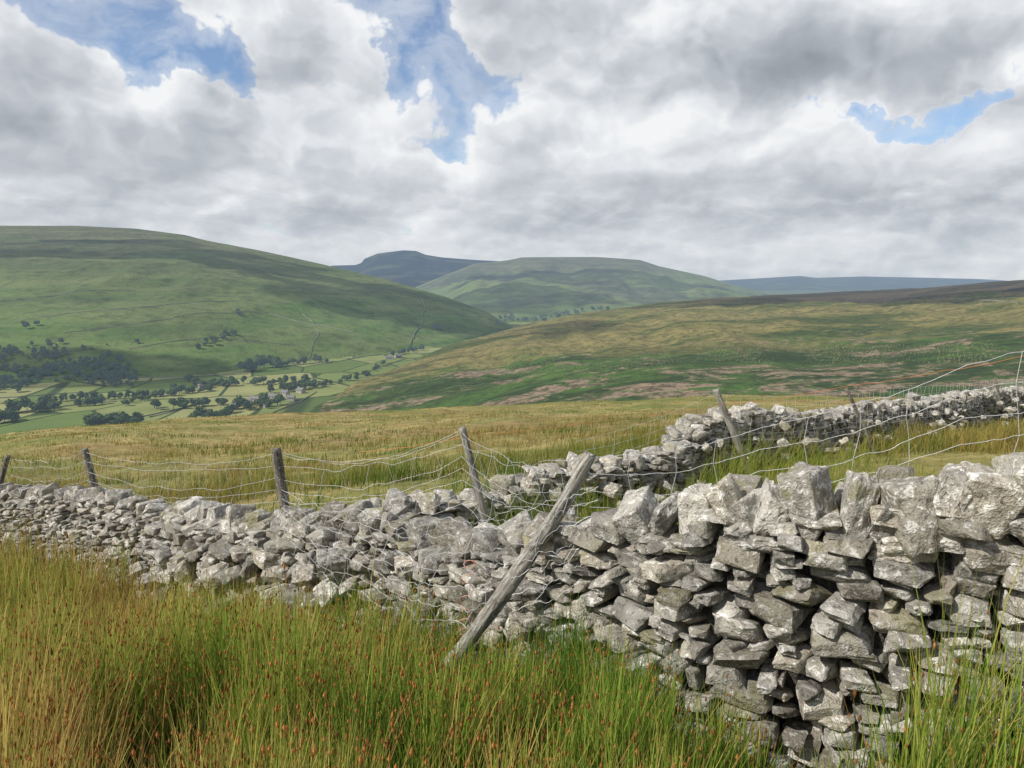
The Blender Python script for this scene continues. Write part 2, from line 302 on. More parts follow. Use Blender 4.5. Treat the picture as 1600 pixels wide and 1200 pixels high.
def m_stone():
    m,nt=newmat('limestone_rubble'); p=POS(nt); at=N(nt,'ShaderNodeAttribute',attribute_name='Col').outputs['Color']
    s=N(nt,'ShaderNodeSeparateColor',{'Color':at}); tone,moss,hue=s.outputs[0],s.outputs[1],s.outputs[2]
    off=VM(nt,'ADD',p,VM(nt,'MULTIPLY',at,(7.,11.,5.)))
    n1=NZ(nt,off,6.,4,.62); n2=NZ(nt,off,20.,5,.7,.4); n3=NZ(nt,off,100.,2,.6)
    c=RAMP(nt,n1,[(.3,(.19,.176,.153)),(.45,(.31,.292,.256)),(.58,(.44,.418,.372)),(.72,(.58,.553,.50))])
    c=MIX(nt,SS(nt,hue,.35,.95,0.,.55),c,MIX(nt,.6,c,(.39,.32,.215)))
    c=MIX(nt,SS(nt,n2,.54,.60,0.,.85),c,(.72,.70,.65))
    c=MIX(nt,SS(nt,n2,.36,.43,.8,0.),c,(.085,.078,.068))
    c=MIX(nt,M(nt,'MULTIPLY',SS(nt,n1,.50,.58),moss),c,(.21,.195,.085))
    c=MIX(nt,SS(nt,n3,.55,.7,0.,.4),c,(.12,.115,.10))
    c=MIX(nt,1.,c,N(nt,'ShaderNodeCombineColor',{0:tone,1:tone,2:tone}).outputs[0],'MULTIPLY')
    b=M(nt,'ADD',M(nt,'MULTIPLY',n2,.7),M(nt,'ADD',M(nt,'MULTIPLY',n3,.3),n1))
    out(nt,BSDF(nt,c,.9,b,1.,.03,.2)); return m
MST=m_stone()
def stonecol(r=None):
    return np.array([rng.uniform(.55,1.15),max(0,rng.uniform(-.8,.75)),rng.uniform(0,1)])
def pack(L,target,wmin,wmax,hr=(.26,.56),hmin=.04,hmax=.13,ws=None):
    ds=.02; nn=len(target); H=np.full(nn,-.2)+rng.uniform(0,.04,nn); st=[]; J=np.full(nn,-9.)
    for _ in range(40000):
        ok=H<target-.035
        if not ok.any(): break
        lowv=np.where(ok,H,9.); m0=lowv.min(); cand=np.where(lowv<m0+.03)[0]; i=int(cand[rng.integers(len(cand))])
        w=wmin+(wmax-wmin)*rng.random()**1.5; best=None
        if ws is not None: w*=ws[i]
        for tr in range(4):
            k=max(3,int(round(w/ds)))
            for q in range(6):
                a=int(np.clip(i-rng.integers(0,k),0,max(0,nn-k))); sp=H[a:a+k]; mx=sp.max(); mn=sp.mean()
                e=a+k if a+k<nn else nn-1
                joint=.03*(abs(J[a]-mx)<.03)+.03*(abs(J[e]-mx)<.03)
                cost=(mx-mn)+joint
                if best is None or cost<best[0]: best=(cost,a,k,mx,mn)
            if best[0]<.03: break
            w*=.7
        cost,a,k,mx,mn=best
        if mx-mn>.045:
            l=r=i
            while l>0 and H[l-1]<=H[i]+.02: l-=1
            while r<nn-1 and H[r+1]<=H[i]+.02: r+=1
            nb=min(H[l-1] if l>0 else 9,H[r+1] if r<nn-1 else 9); nb=min(nb,H[i]+.1) if nb<8 else H[i]+.06
            nb=max(nb,H[i]+.02); st.append(((l+r+1)/2*ds,(H[i]+nb)/2,(r-l+1)*ds+.025,nb-H[i]+.015)); H[l:r+1]=nb; continue
        w=k*ds; h=float(np.clip(w*rng.uniform(*hr),hmin,hmax)); b=mx-.4*(mx-mn); H[a:a+k]=b+h
        J[a]=b+h; J[min(nn-1,a+k)]=b+h
        st.append(((a+k/2)*ds,b+h/2,w,h))
    return st
def wall_path(L):
    P=np.array([survey(a,b,d) for a,b,d,h in L]); hh=np.array([q[3] for q in L])
    s=np.concatenate([[0],np.cumsum(np.hypot(*np.diff(P[:,:2],axis=0).T))]); S=np.arange(0,s[-1],.02)
    X=smooth(np.interp(S,s,P[:,0]),15);Y=smooth(np.interp(S,s,P[:,1]),15);T=smooth(np.interp(S,s,P[:,2]),8);H=smooth(np.interp(S,s,hh),8)
    tx=np.gradient(X);ty=np.gradient(Y);l=np.hypot(tx,ty);tx/=l;ty/=l
    nx,ny=ty,-tx; sg=np.where(nx*-X+ny*-Y>0,1,-1)
    sg=np.full_like(sg,1 if sg.mean()>0 else -1)
    return dict(S=S,X=X,Y=Y,T=T,H=H,tx=tx,ty=ty,nx=nx*sg,ny=ny*sg,L=S[-1])
def fr(P,i,side=1): return np.array([[P['tx'][i],P['nx'][i]*side,0],[P['ty'][i],P['ny'][i]*side,0],[0,0,1]])
def build_wall(name,P,cop,wr,label,hid=7.2,rough=0.,kw={}):
    B=Buf(); base=gz(P['X'],P['Y']); base=smooth(base,20)
    top=P['T']-cop+(fbm(P['S']*.9,P['S']*0+.5,3,12)-.5)*rough*2
    body=np.maximum(.2,top-base); nS=len(P['S'])
    for side in (1,-1):
        for s,h,w,hh in pack(P['L'],body,*wr,**kw):
            i=min(nS-1,int(s/.02)); D=math.hypot(P['X'][i],P['Y'][i])
            T=.60-.16*max(0,h)/1.2; dep=rng.uniform(.2,.32)
            src=(RH if (D<hid and side==1) else RL); Vv,Fc=src[rng.integers(len(src))]
            rot=rotm('Y',rng.normal(0,.10))@rotm('Z',rng.normal(0,.20))@rotm('X',rng.normal(0,.15)+rng.choice([0,math.pi]))
            size=np.array([w*1.05,dep,hh*1.13])
            W_=stone_T(Vv,size,rot,fr(P,i,side)); o=(T/2-dep/2+rng.normal(0,.03))*side
            W_=W_+np.array([P['X'][i]+P['nx'][i]*o,P['Y'][i]+P['ny'][i]*o,base[i]+h]); B.add(W_,Fc,stonecol())
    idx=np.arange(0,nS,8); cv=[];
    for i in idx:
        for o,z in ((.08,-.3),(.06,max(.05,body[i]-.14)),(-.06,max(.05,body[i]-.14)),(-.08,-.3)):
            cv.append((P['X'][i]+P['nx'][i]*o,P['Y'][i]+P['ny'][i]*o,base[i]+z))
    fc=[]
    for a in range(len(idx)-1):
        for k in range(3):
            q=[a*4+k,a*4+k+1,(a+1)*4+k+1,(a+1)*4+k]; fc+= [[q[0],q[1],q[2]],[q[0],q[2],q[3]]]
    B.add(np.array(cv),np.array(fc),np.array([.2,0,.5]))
    i0=nS//2; org=np.array([P['X'][i0],P['Y'][i0],base[i0]])
    root=bpy.data.objects.new(name,None); root.location=org; link(root); meta(root,label,'stone wall')
    B.V=[v-org for v in B.V]
    return root,B,org,body,base
def add_cope(root,org,pos,size,rot,frame,src,tone=None):
    Vv,Fc=src[rng.integers(len(src))]; W_=stone_T(Vv,size,rot,frame); B=Buf(); c=stonecol()
    if tone: c[0]=tone
    B.add(W_,Fc,c); o=obj('coping_stone',B.mesh('coping_stone'),MST,root,pos-org); return o
PN=wall_path(NEAR)
root,B,org,body,base=build_wall('dry_stone_wall',PN,.22,(.07,.26),'tumbledown grey limestone dry stone wall in rushy grass',kw=dict(ws=np.where(PN['Y']>8,.72,1.)))
def idx_near(P,x,y): return int(np.argmin((P['X']-x)**2+(P['Y']-y)**2))
ia=idx_near(PN,*survey(680,800,5.3)[:2]); ib=idx_near(PN,*survey(260,800,8.2)[:2])
for k in range(60):
    i=int(rng.integers(ia,ib)); f=rng.random()**.8; w=rng.uniform(.10,.32)
    o=.22+(1-f)*.24+rng.uniform(-.06,.04); z=base[i]+f*(body[i]-.06)+.02
    Vv,Fc=RX[rng.integers(len(RX))] if w>.25 else RH[rng.integers(len(RH))]
    rot=rotm('Y',rng.normal(0,.3))@rotm('Z',rng.uniform(0,6.28))@rotm('X',rng.normal(.2,.3))
    W_=stone_T(Vv,np.array([w,w*rng.uniform(.6,.9),w*rng.uniform(.35,.65)]),rot,fr(PN,i))
    B.add(W_+np.array([PN['X'][i]+PN['nx'][i]*o,PN['Y'][i]+PN['ny'][i]*o,z])-org,Fc,stonecol()*np.array([1.1,1,1]))
obj('wall_body',B.mesh('wall_body'),MST,root)
for px,py,w,h,roll,dp in [(1092,800,.18,.26,.14,.24),(1140,788,.13,.26,.40,.24),(1172,802,.12,.20,.3,.2),(1208,796,.14,.20,-.3,.22),(1195,844,.30,.08,.05,.3),(1268,784,.18,.34,.28,.24),(1340,803,.15,.38,-.12,.24),(1383,822,.13,.28,-.4,.24),(1430,800,.25,.31,.32,.28),(1482,772,.13,.26,-.35,.24),(1478,838,.18,.10,.2,.26),(1532,783,.24,.31,-.38,.28),(1592,752,.15,.27,.25,.24),(1592,815,.16,.12,-.2,.24),(1650,752,.20,.26,-.2,.28),(1720,745,.22,.26,.3,.3),(1560,858,.2,.08,-.1,.3),(1290,852,.22,.08,0,.3),(1080,850,.2,.08,0,.3),(1490,842,.045,.2,.7,.1),(1405,864,.24,.08,.05,.3)]:
    D=np.interp(px,[q[0] for q in NEAR[::-1]],[q[2] for q in NEAR[::-1]])-.08
    p=survey(px,py,D); i=idx_near(PN,p[0],p[1])
    add_cope(root,org,p,np.array([w,dp,h]),rotm('Y',roll)@rotm('Z',rng.normal(0,.22))@rotm('X',rng.normal(0,.18)),fr(PN,i),RX,rng.uniform(.8,1.2))
i=idx_near(PN,*survey(1050,800,3.7)[:2])
while i<len(PN['S'])-10:
    D=PN['Y'][i]; w=rng.uniform(.11,.25) if D<8 else rng.uniform(.10,.19); h=rng.uniform(.14,.27)*(1 if D<8 else .72)
    z=PN['T'][i]-.22+h*.44+rng.normal(0,.02)
    add_cope(root,org,np.array([PN['X'][i]+PN['nx'][i]*rng.uniform(-.05,.10),PN['Y'][i]+PN['ny'][i]*.05,z]),np.array([w,rng.uniform(.22,.34),h]),
       rotm('Y',rng.normal(.15,.42))@rotm('Z',rng.normal(0,.4))@rotm('X',rng.normal(0,.25)),fr(PN,i),RX if D<7.5 else RH)
    i+=int(w*rng.uniform(.85,1.2)/.02)
PB=wall_path(BACK)
root2,B2,org2,body2,base2=build_wall('dry_stone_wall',PB,.22,(.12,.30),'grey tumbled dry stone wall crossing the rough pasture',hid=0,rough=.12,kw=dict(hmax=.15))
for k in range(100):
    i=int(rng.integers(0,len(PB['S']))); w=rng.uniform(.12,.27); f=rng.random()
    Vv,Fc=RH[rng.integers(len(RH))]; rot=rotm('Y',rng.normal(0,.5))@rotm('Z',rng.uniform(0,6.28))@rotm('X',rng.normal(.2,.4)); o=.3+(1-f)*.35
    W_=stone_T(Vv,np.array([w,w*.8,w*rng.uniform(.4,.7)]),rot,fr(PB,i)); B2.add(W_+np.array([PB['X'][i]+PB['nx'][i]*o,PB['Y'][i]+PB['ny'][i]*o,base2[i]+f*(body2[i]-.1)])-org2,Fc,stonecol()*np.array([1.1,1,1]))
obj('wall_body',B2.mesh('wall_body'),MST,root2)
i=5;k=0
while i<len(PB['S'])-10 and k<95:
    w=rng.uniform(.13,.32); h=rng.uniform(.12,.26)
    add_cope(root2,org2,np.array([PB['X'][i]+rng.normal(0,.06),PB['Y'][i]+rng.normal(0,.06),base2[i]+body2[i]+h*.38]),np.array([w,rng.uniform(.24,.4),h]),
       rotm('Y',rng.normal(.1,.45))@rotm('Z',rng.normal(0,.5))@rotm('X',rng.normal(0,.3)),fr(PB,i),RH if PB['Y'][i]<13 else RL,rng.uniform(.8,1.15))
    i+=int(w*rng.uniform(.85,1.7)/.02);k+=1
# ------------------------------------------------------------ grass
def m_grass():
    m,nt=newmat('grass_blades'); at=N(nt,'ShaderNodeAttribute',attribute_name='Col').outputs['Color']
    a=N(nt,'ShaderNodeBsdfDiffuse',{'Color':at}).outputs[0]; t=N(nt,'ShaderNodeBsdfTranslucent',{'Color':at}).outputs[0]
    mx=N(nt,'ShaderNodeMixShader'); sk(mx,0,.38); sk(mx,1,a); sk(mx,2,t); out(nt,mx.outputs[0]); return m
MG=m_grass()
def gcol(x,y,n_,bias=0.,amp=.6,nz=.11):
    a=.45+(fbm(x*.55,y*.55,3,77)-.5)*amp+rng.normal(0,nz,n_)+bias
    pts=np.array([.18,.34,.48,.62,.76]); cs=np.array([(.08,.165,.025),(.20,.31,.042),(.38,.40,.075),(.60,.47,.16),(.50,.28,.10)])
    return np.stack([np.interp(a,pts,cs[:,k]) for k in range(3)],1)
def blades(name,x,y,h,w,lean,tipc,basec,label,cat='grass',heads=0.,hs=1.,wind=.6):
    n_=len(x); z=gz(x,y)-.03; lv=np.array([0,.4,.75,1.]); wl=np.array([1,.85,.55])
    ph=rng.uniform(0,6.283,n_); ld=rng.normal(wind,1.5,n_); V=np.zeros((n_,7,3)); C=np.zeros((n_,7,3)); k=0
    for li,t in enumerate(lv):
        cx=x+np.cos(ld)*h*lean*t**2; cy=y+np.sin(ld)*h*lean*t**2; cz=z+h*t*(1-.25*lean*t)
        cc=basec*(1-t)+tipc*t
        if li<3:
            dx=np.cos(ph)*w/2*wl[li];dy=np.sin(ph)*w/2*wl[li]
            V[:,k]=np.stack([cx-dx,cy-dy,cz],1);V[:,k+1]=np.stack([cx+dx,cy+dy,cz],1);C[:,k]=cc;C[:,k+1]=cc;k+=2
        else: V[:,6]=np.stack([cx,cy,cz],1);C[:,6]=cc
    b=(np.arange(n_)*7)[:,None]
    Q=np.concatenate([b+np.array([0,1,3,2]),b+np.array([2,3,5,4])]); Tq=b+np.array([4,5,6])
    Vf=V.reshape(-1,3);Cf=C.reshape(-1,3);Fs=[Q,Tq]
    hd=heads if np.ndim(heads) else np.full(n_,heads)
    if hd.max()>0:
        s=np.where(rng.random(n_)<hd)[0]; s=np.repeat(s,2); t=rng.uniform(.74,.97,len(s))
        cx=x[s]+np.cos(ld[s])*h[s]*lean[s]*t**2;cy=y[s]+np.sin(ld[s])*h[s]*lean[s]*t**2;cz=z[s]+h[s]*t*(1-.25*lean[s]*t)
        r=rng.uniform(.002,.006,len(s))*hs; cx=cx+rng.normal(0,.005,len(s))
        H=np.zeros((len(s),6,3)); base_=np.stack([cx,cy,cz],1)
        for q_,dv in enumerate([(1,0,0),(0,1,0),(-1,0,0),(0,-1,0),(0,0,2.4),(0,0,-2.4)]): H[:,q_]=base_+np.array(dv)*r[:,None]
        b2=(len(Vf)+np.arange(len(s))*6)[:,None]
        Th=np.concatenate([b2+np.array(f) for f in ([0,1,4],[1,2,4],[2,3,4],[3,0,4],[1,0,5],[2,1,5],[3,2,5],[0,3,5])])
        hc=np.array([.40,.185,.06])*rng.uniform(.45,1.4,(len(s),1)); Cf=np.concatenate([Cf,np.repeat(hc,6,axis=0)]); Vf=np.concatenate([Vf,H.reshape(-1,3)]); Fs=[Q,np.concatenate([Tq,Th])]
    o=obj(name,mesh_np(name,Vf,Fs,False,Cf),MG); meta(o,label,cat,'stuff'); return o
wy=lambda x:np.interp(x,PN['X'][::-1],PN['Y'][::-1]) if PN['X'][0]>PN['X'][-1] else np.interp(x,PN['X'],PN['Y'])
fx=survey(716,1000,4.02)
def clump(x,y): return fbm(x*3.2,y*3.2,3,5)
def front_pts(nn,y0=1.35,y1=14,lo=.15):
    Y_=y0*(y1/y0)**rng.random(nn); t=rng.uniform(-.85,.85,nn); X_=t*Y_
    w=wy(X_); ok=(Y_<w-.38+rng.normal(0,.05,nn)); b=X_/Y_
    thin=np.exp(-((b-.40)/.085)**2)*np.clip((Y_-1.6)*1.2,0,1)*.97+.80*np.clip((b-.47)/.05,0,1); ok&=rng.random(nn)>thin
    ok&=rng.random(nn)<np.clip((clump(X_,Y_)-.37)*5.5,lo,1)
    return X_[ok],Y_[ok]
def hscale(x,y):
    b=x/y; pb=np.exp(-(((x-fx[0])/.25)**2+((y-fx[1]+.15)/.5)**2)); ce=np.exp(-((b-.03)/.20)**2)
    return (1-.5*np.exp(-((b-.40)/.12)**2)+.15*np.exp(-((b-.60)/.07)**2))*(1-.45*pb)*(1-.18*ce)
x,y=front_pts(135000); nn=len(x); cl=clump(x,y); h=rng.uniform(.38,.80,nn)*hscale(x,y)*(.25+1.5*cl); D=np.hypot(x,y)
bs_=np.clip(-x/y*.09,-.03,.06)
hue_=(fbm(x*1.7,y*1.7,2,66)-.5)*.6
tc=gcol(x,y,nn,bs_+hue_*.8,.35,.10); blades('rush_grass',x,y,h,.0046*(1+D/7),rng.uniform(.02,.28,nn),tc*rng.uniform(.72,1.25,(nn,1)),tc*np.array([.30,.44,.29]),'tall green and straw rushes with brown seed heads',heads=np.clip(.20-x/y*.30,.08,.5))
x,y=front_pts(65000,lo=.3); nn=len(x); h=rng.uniform(.13,.36,nn)*hscale(x,y); D=np.hypot(x,y)
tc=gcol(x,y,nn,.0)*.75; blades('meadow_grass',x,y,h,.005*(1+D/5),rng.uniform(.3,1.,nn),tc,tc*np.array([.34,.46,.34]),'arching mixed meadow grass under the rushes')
x,y=front_pts(17000,1.5); k_=rng.random(len(x))<np.clip(.42-x/y*.75,.2,1); x=x[k_];y=y[k_]; nn=len(x); h=rng.uniform(.55,.92,nn)*hscale(x,y)*.95; tc=np.array([.54,.31,.12])*rng.uniform(.6,1.2,(nn,1))
blades('flowering_grass',x,y,h,.0035*(1+np.hypot(x,y)/6),rng.uniform(.1,.45,nn),tc,tc*np.array([.6,.85,.6]),'straw coloured flowering grass stems above the rushes',heads=.9,hs=1.05)
nn=180000; Y_=4.2*(95/4.2)**(rng.random(nn)**.9); t=rng.uniform(-.8,.8,nn); X_=t*Y_
def dist_wall(P,X_,Y_):
    d=np.full(len(X_),9.); 
    for a in range(0,len(P['X']),10): d=np.minimum(d,np.hypot(X_-P['X'][a],Y_-P['Y'][a]))
    return d
dB=dist_wall(PB,X_,Y_)
ok=(Y_>wy(X_)+.3)&(dist_wall(PN,X_,Y_)>.42)&(dB>.42)&(Y_<90)
cl=.6*fbm(X_*.3,Y_*.6,5,15)+.4*fbm(X_*1.4,Y_*1.4,2,44); ok&=rng.random(nn)<np.clip((cl-.40)*6,.10,1)
x=X_[ok];y=Y_[ok];dB=dB[ok];cl=cl[ok];nn=len(x);D=np.hypot(x,y); near_=np.clip((20-D)/12,0,1)
h=rng.uniform(.15,.5,nn)*np.clip((cl-.30)*4,.35,1.35)*np.clip(1-(D-12)/48,.34,1)*(1+.4*np.exp(-dB/.8))*(1+.3*near_)
hue=fbm(x*.16,y*.34,4,91); pts=np.array([.34,.44,.50,.56,.66]); cs=np.array([(.12,.18,.035),(.22,.24,.055),(.39,.31,.115),(.38,.235,.09),(.21,.21,.055)])
hb=hue+rng.normal(0,.025,nn); tc=np.stack([np.interp(hb,pts,cs[:,k]) for k in range(3)],1); tg_=gcol(x*.3,y*.3,nn,-.05,.8,.08)*.85
tc=tc*(1-.75*near_[:,None])+tg_*.75*near_[:,None]; tc=tc*rng.uniform(.88,1.1,(nn,1))
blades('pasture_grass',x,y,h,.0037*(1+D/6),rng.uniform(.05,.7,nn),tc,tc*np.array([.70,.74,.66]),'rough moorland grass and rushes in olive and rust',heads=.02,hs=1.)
# ------------------------------------------------------------ fences
def m_wood(name,dark,mid,light):
    m,nt=newmat(name); tc=N(nt,'ShaderNodeTexCoord').outputs['Object']
    g1=NZ(nt,VM(nt,'MULTIPLY',tc,(60,60,3.5)),1.,6,.68,.6); g2=NZ(nt,VM(nt,'MULTIPLY',tc,(14,14,7)),1.,5,.6)
    c=RAMP(nt,g1,[(.34,dark),(.47,mid),(.62,light)]); c=MIX(nt,SS(nt,g2,.48,.60,0.,.65),c,tuple(v*.42 for v in mid))
    c=MIX(nt,SS(nt,NZ(nt,tc,30.,4,.6),.54,.62,0.,.65),c,(.42,.43,.37))
    out(nt,BSDF(nt,c,.85,g1,1.,.018)); return m
MW=m_wood('weathered_wood',(.05,.042,.034),(.16,.14,.115),(.30,.27,.235)); MWP=m_wood('bleached_wood',(.10,.09,.075),(.29,.265,.23),(.47,.44,.39))
def m_plain(name,c,rough=.5,metal=0.):
    m,nt=newmat(name); n=NZ(nt,N(nt,'ShaderNodeTexCoord').outputs['Object'],20.,3,.5); cc=MIX(nt,n,c,tuple(v*.7 for v in c))
    b=N(nt,'ShaderNodeBsdfPrincipled',{'Roughness':rough,'Metallic':metal}); sk(b,'Base Color',cc); out(nt,b.outputs[0]); return m
MWIRE=m_plain('galvanised_wire',(.56,.56,.55),.45,.1); MTW=m_plain('orange_twine',(.72,.25,.08),.7); MPK=m_plain('pink_twine',(.72,.36,.27),.7)
def post(name,a,b,r,parent=None,seed=0,bend_=.35,mat=None,gn=1.):
    a=np.array(a);b=np.array(b); L=np.linalg.norm(b-a); d=Vector((b-a)/L); q=d.to_track_quat('Z','Y')
    ns,nl=20,54; V=[];Fc=[]
    for l in range(nl):
        t=l/(nl-1)
        for k in range(ns):
            an=k/ns*6.2832; cr=.16*max(0,1-abs(((an-seed)%6.2832)-3.1)*4.5)*(1 if t>.35 else .4)
            rr=r*(1.08-.20*t)*(1+.07*math.sin(2*an+seed)+.14*gn*noise.noise(Vector((math.cos(an)*1.3+seed*3,math.sin(an)*1.3,t*3.5)))+.08*gn*noise.noise(Vector((math.cos(an)*5+seed,math.sin(an)*5,t*4)))-cr)
            bx_=bend_*r*(math.sin(t*3.1+seed)+.35*math.sin(t*8+seed)); by_=bend_*r*.5*math.sin(t*5+seed*2)
            zt=t*L+(0 if l<nl-1 else .05*noise.noise(Vector((math.cos(an)*2+seed,math.sin(an)*2,seed))))
            V.append((math.cos(an)*rr+bx_,math.sin(an)*rr+by_,zt))
    for l in range(nl-1):
        for k in range(ns): Fc.append((l*ns+k,l*ns+(k+1)%ns,(l+1)*ns+(k+1)%ns,(l+1)*ns+k))
    tv=np.array(V[-ns:]).mean(0); V.append((tv[0],tv[1],L-.012)); top=[((nl-1)*ns+k,(nl-1)*ns+(k+1)%ns,len(V)-1) for k in range(ns)]
    o=obj(name,mesh_np(name,np.array(V),[np.array(Fc),np.array(top)],True),mat or MW,parent)
    o.rotation_euler=q.to_euler(); o.location=a-(np.array(parent.location) if parent else 0); return o
def tubes(lines,r,org):
    Vs=[];Fs=[];nv=0
    for ln in lines:
        P=np.array(ln); rr=r*(1+np.hypot(P[:,0],P[:,1])/16)
        tg=np.gradient(P,axis=0); tg/=np.linalg.norm(tg,axis=1)[:,None]+1e-9
        ref=np.array([0,0,1.]) if abs(tg[:,2]).mean()<.8 else np.array([1.,0,0])
        u=np.cross(tg,ref); u/=np.linalg.norm(u,axis=1)[:,None]+1e-9; v=np.cross(tg,u)
        m_=len(P)
        for k in range(4):
            an=k*math.pi/2; Vs.append(P+u*(math.cos(an)*rr)[:,None]+v*(math.sin(an)*rr)[:,None]-org)
        i=np.arange(m_-1)
        for k in range(4):
            k2=(k+1)%4; Fs.append(np.stack([nv+k*m_+i,nv+k2*m_+i,nv+k2*m_+i+1,nv+k*m_+i+1],1))
        nv+=4*m_
    return np.concatenate(Vs),np.concatenate(Fs)
def gpt(x,y): return float(gz(x,y)[0])
def strand(A,B,sag,nn=26,jit=.012,seed=0):
    t=np.linspace(0,1,nn)[:,None]; P=np.array(A)*(1-t)+np.array(B)*t
    P[:,2]-=(4*sag*t*(1-t))[:,0]
    env=np.sin(np.pi*t[:,0])
    P[:,2]+=env*jit*(fbm(t[:,0]*9+seed*5,t[:,0]*0+seed,3,seed)-.5)*4; P[:,1]+=env*jit*(fbm(t[:,0]*7+seed*3,t[:,0]*0+2.2,3,seed+9)-.5)*4
    return P
def netting(tops,hts,nst,sag,vsp=.22,seed=0,jit=.012,wob=.02):
    L=[]
    for k in range(len(tops)-1):
        A,B=np.array(tops[k]),np.array(tops[k+1]); rows=[]
        for s in range(nst):
            f=s/(nst-1); a=A-np.array([0,0,hts[k]*f]); b=B-np.array([0,0,hts[k+1]*f])
            rows.append(strand(a,b,sag[k]*(1+.35*math.sin(s*2.1+seed)),seed=seed+s+k*7,jit=jit)); L.append(rows[-1])
        n_=max(2,int(np.linalg.norm(B-A)/vsp))
        for v in range(1,n_):
            t=v/n_*25; i=int(t); f=t-i
            L.append([r[i]*(1-f)+r[min(i+1,25)]*f+np.array([wob*math.sin(v*3.3+q*1.7),0,0]) for q,r in enumerate(rows)])
    return L
fence=bpy.data.objects.new('wire_fence',None); p=survey(432,702,7.3); fence.location=(p[0],p[1],gpt(p[0],p[1])); link(fence)
meta(fence,'sagging galvanised stock netting on leaning weathered posts','fence')
PO=[((-210,722,14.),(-185,0,14.),.05,MW),((14,712,12.),(-22,0,12.0),.045,MW),((132,701,10.),(178,0,10.),.05,MW),((431,701,7.35),(466,0,7.35),.05,MW),((721,668,7.0),(782,0,7.1),.037,MWP)]
tops=[]
for k,(tp,bp,r,mt_) in enumerate(PO):
    T=survey(*tp); bx=survey(bp[0],900,bp[2]); bz=gpt(bx[0],bx[1])-.1
    post('fence_post',(bx[0],bx[1],bz),T,r,fence,seed=k+1,mat=mt_); tops.append(T-np.array([0,0,.05]))
brT=survey(925,722,4.1)
Rt=[tops[0],tops[1],tops[2],tops[3],tops[4],brT+np.array([0,.12,0]),survey(1190,668,4.1),survey(1512,570,3.75),survey(1800,480,3.3)]
L=netting(Rt[:6],[.85,.85,.8,.75,.7,.55],7,[.05,.09,.15,.17,.12],.22,3,.03,.035)
L+=netting(Rt[5:],[.4,.5,.55,.6],5,[.06,.05,.03],.24,4)
L.append(strand(tops[3]+np.array([0,0,.03]),tops[4]+np.array([0,0,.03]),.2,40))
D_=[survey(935,760,3.92),survey(800,795,3.98),survey(700,808,4.3),survey(560,795,5.0),survey(440,765,6.3)]
L+=netting(D_,[.45,.6,.65,.6,.5],7,[.03,.04,.07,.06],.16,9,.03,.035)
og=np.array(fence.location); V,Fq=tubes(L,.00120,og); obj('wire_netting',mesh_np('wire_netting',V,[Fq]),MWIRE,fence)
tw=[survey(1800,518,3.5),survey(1600,556,4.2),survey(1330,602,7.),survey(1133,632,11.3),survey(722,684,6.98),survey(560,706,8.)]
Ls=[strand(tw[k],tw[k+1],.02,30,.008,k) for k in range(len(tw)-1)]
V,Fq=tubes(Ls,.0015,og); obj('twine',mesh_np('twine',V,[Fq]),MTW,fence)
lp=post('leaning_post',(fx[0]-.03,fx[1],fx[2]-.14),survey(925,714,4.05),.042,None,seed=4,bend_=.9,gn=2.2,mat=MWP); meta(lp,'split weathered timber post leaning against the broken wall','post')
P=[];c0=survey(738,880,3.98)
for k in range(90):
    P.append(c0+np.array([.03*math.sin(k*.37)+.012*math.sin(k*1.1)-.0006*k,-.02+.01*math.cos(k*.5),.10*math.sin(k*.05)-.0035*k+.012*math.cos(k*.73)]))
V,Fq=tubes([P],.0015,c0); o=obj('twine',mesh_np('twine',V,[Fq]),MPK,None,c0); meta(o,'faded pink baler twine dangling from the wire','twine')
f2=bpy.data.objects.new('wire_fence',None); p=survey(1150,700,12.2); f2.location=(p[0],p[1],gpt(p[0],p[1])); link(f2); meta(f2,'thin wire fence with leaning posts beside the wall','fence')
tp2=[]
for k,(px,py,D,bx,r) in enumerate([(1117,609,11.3,1178,.05),(1322,606,13.5,1368,.03),(1556,590,22,1562,.035),(1640,587,27,1640,.04)]):
    T=survey(px,py,D); b=survey(bx,760,D+.1); post('fence_post',(b[0],b[1],gpt(b[0],b[1])-.1),T,r,f2,seed=k+11,mat=MWP if k==0 else MW); tp2.append(T-np.array([0,0,.06]))
tp2=[survey(900,690,9.9)]+tp2
L=netting(tp2,[.7]*len(tp2),6,[.1,.1,.06,.05],.3,5); og2=np.array(f2.location); V,Fq=tubes(L,.001,og2); obj('wire_netting',mesh_np('wire_netting',V,[Fq]),MWIRE,f2)
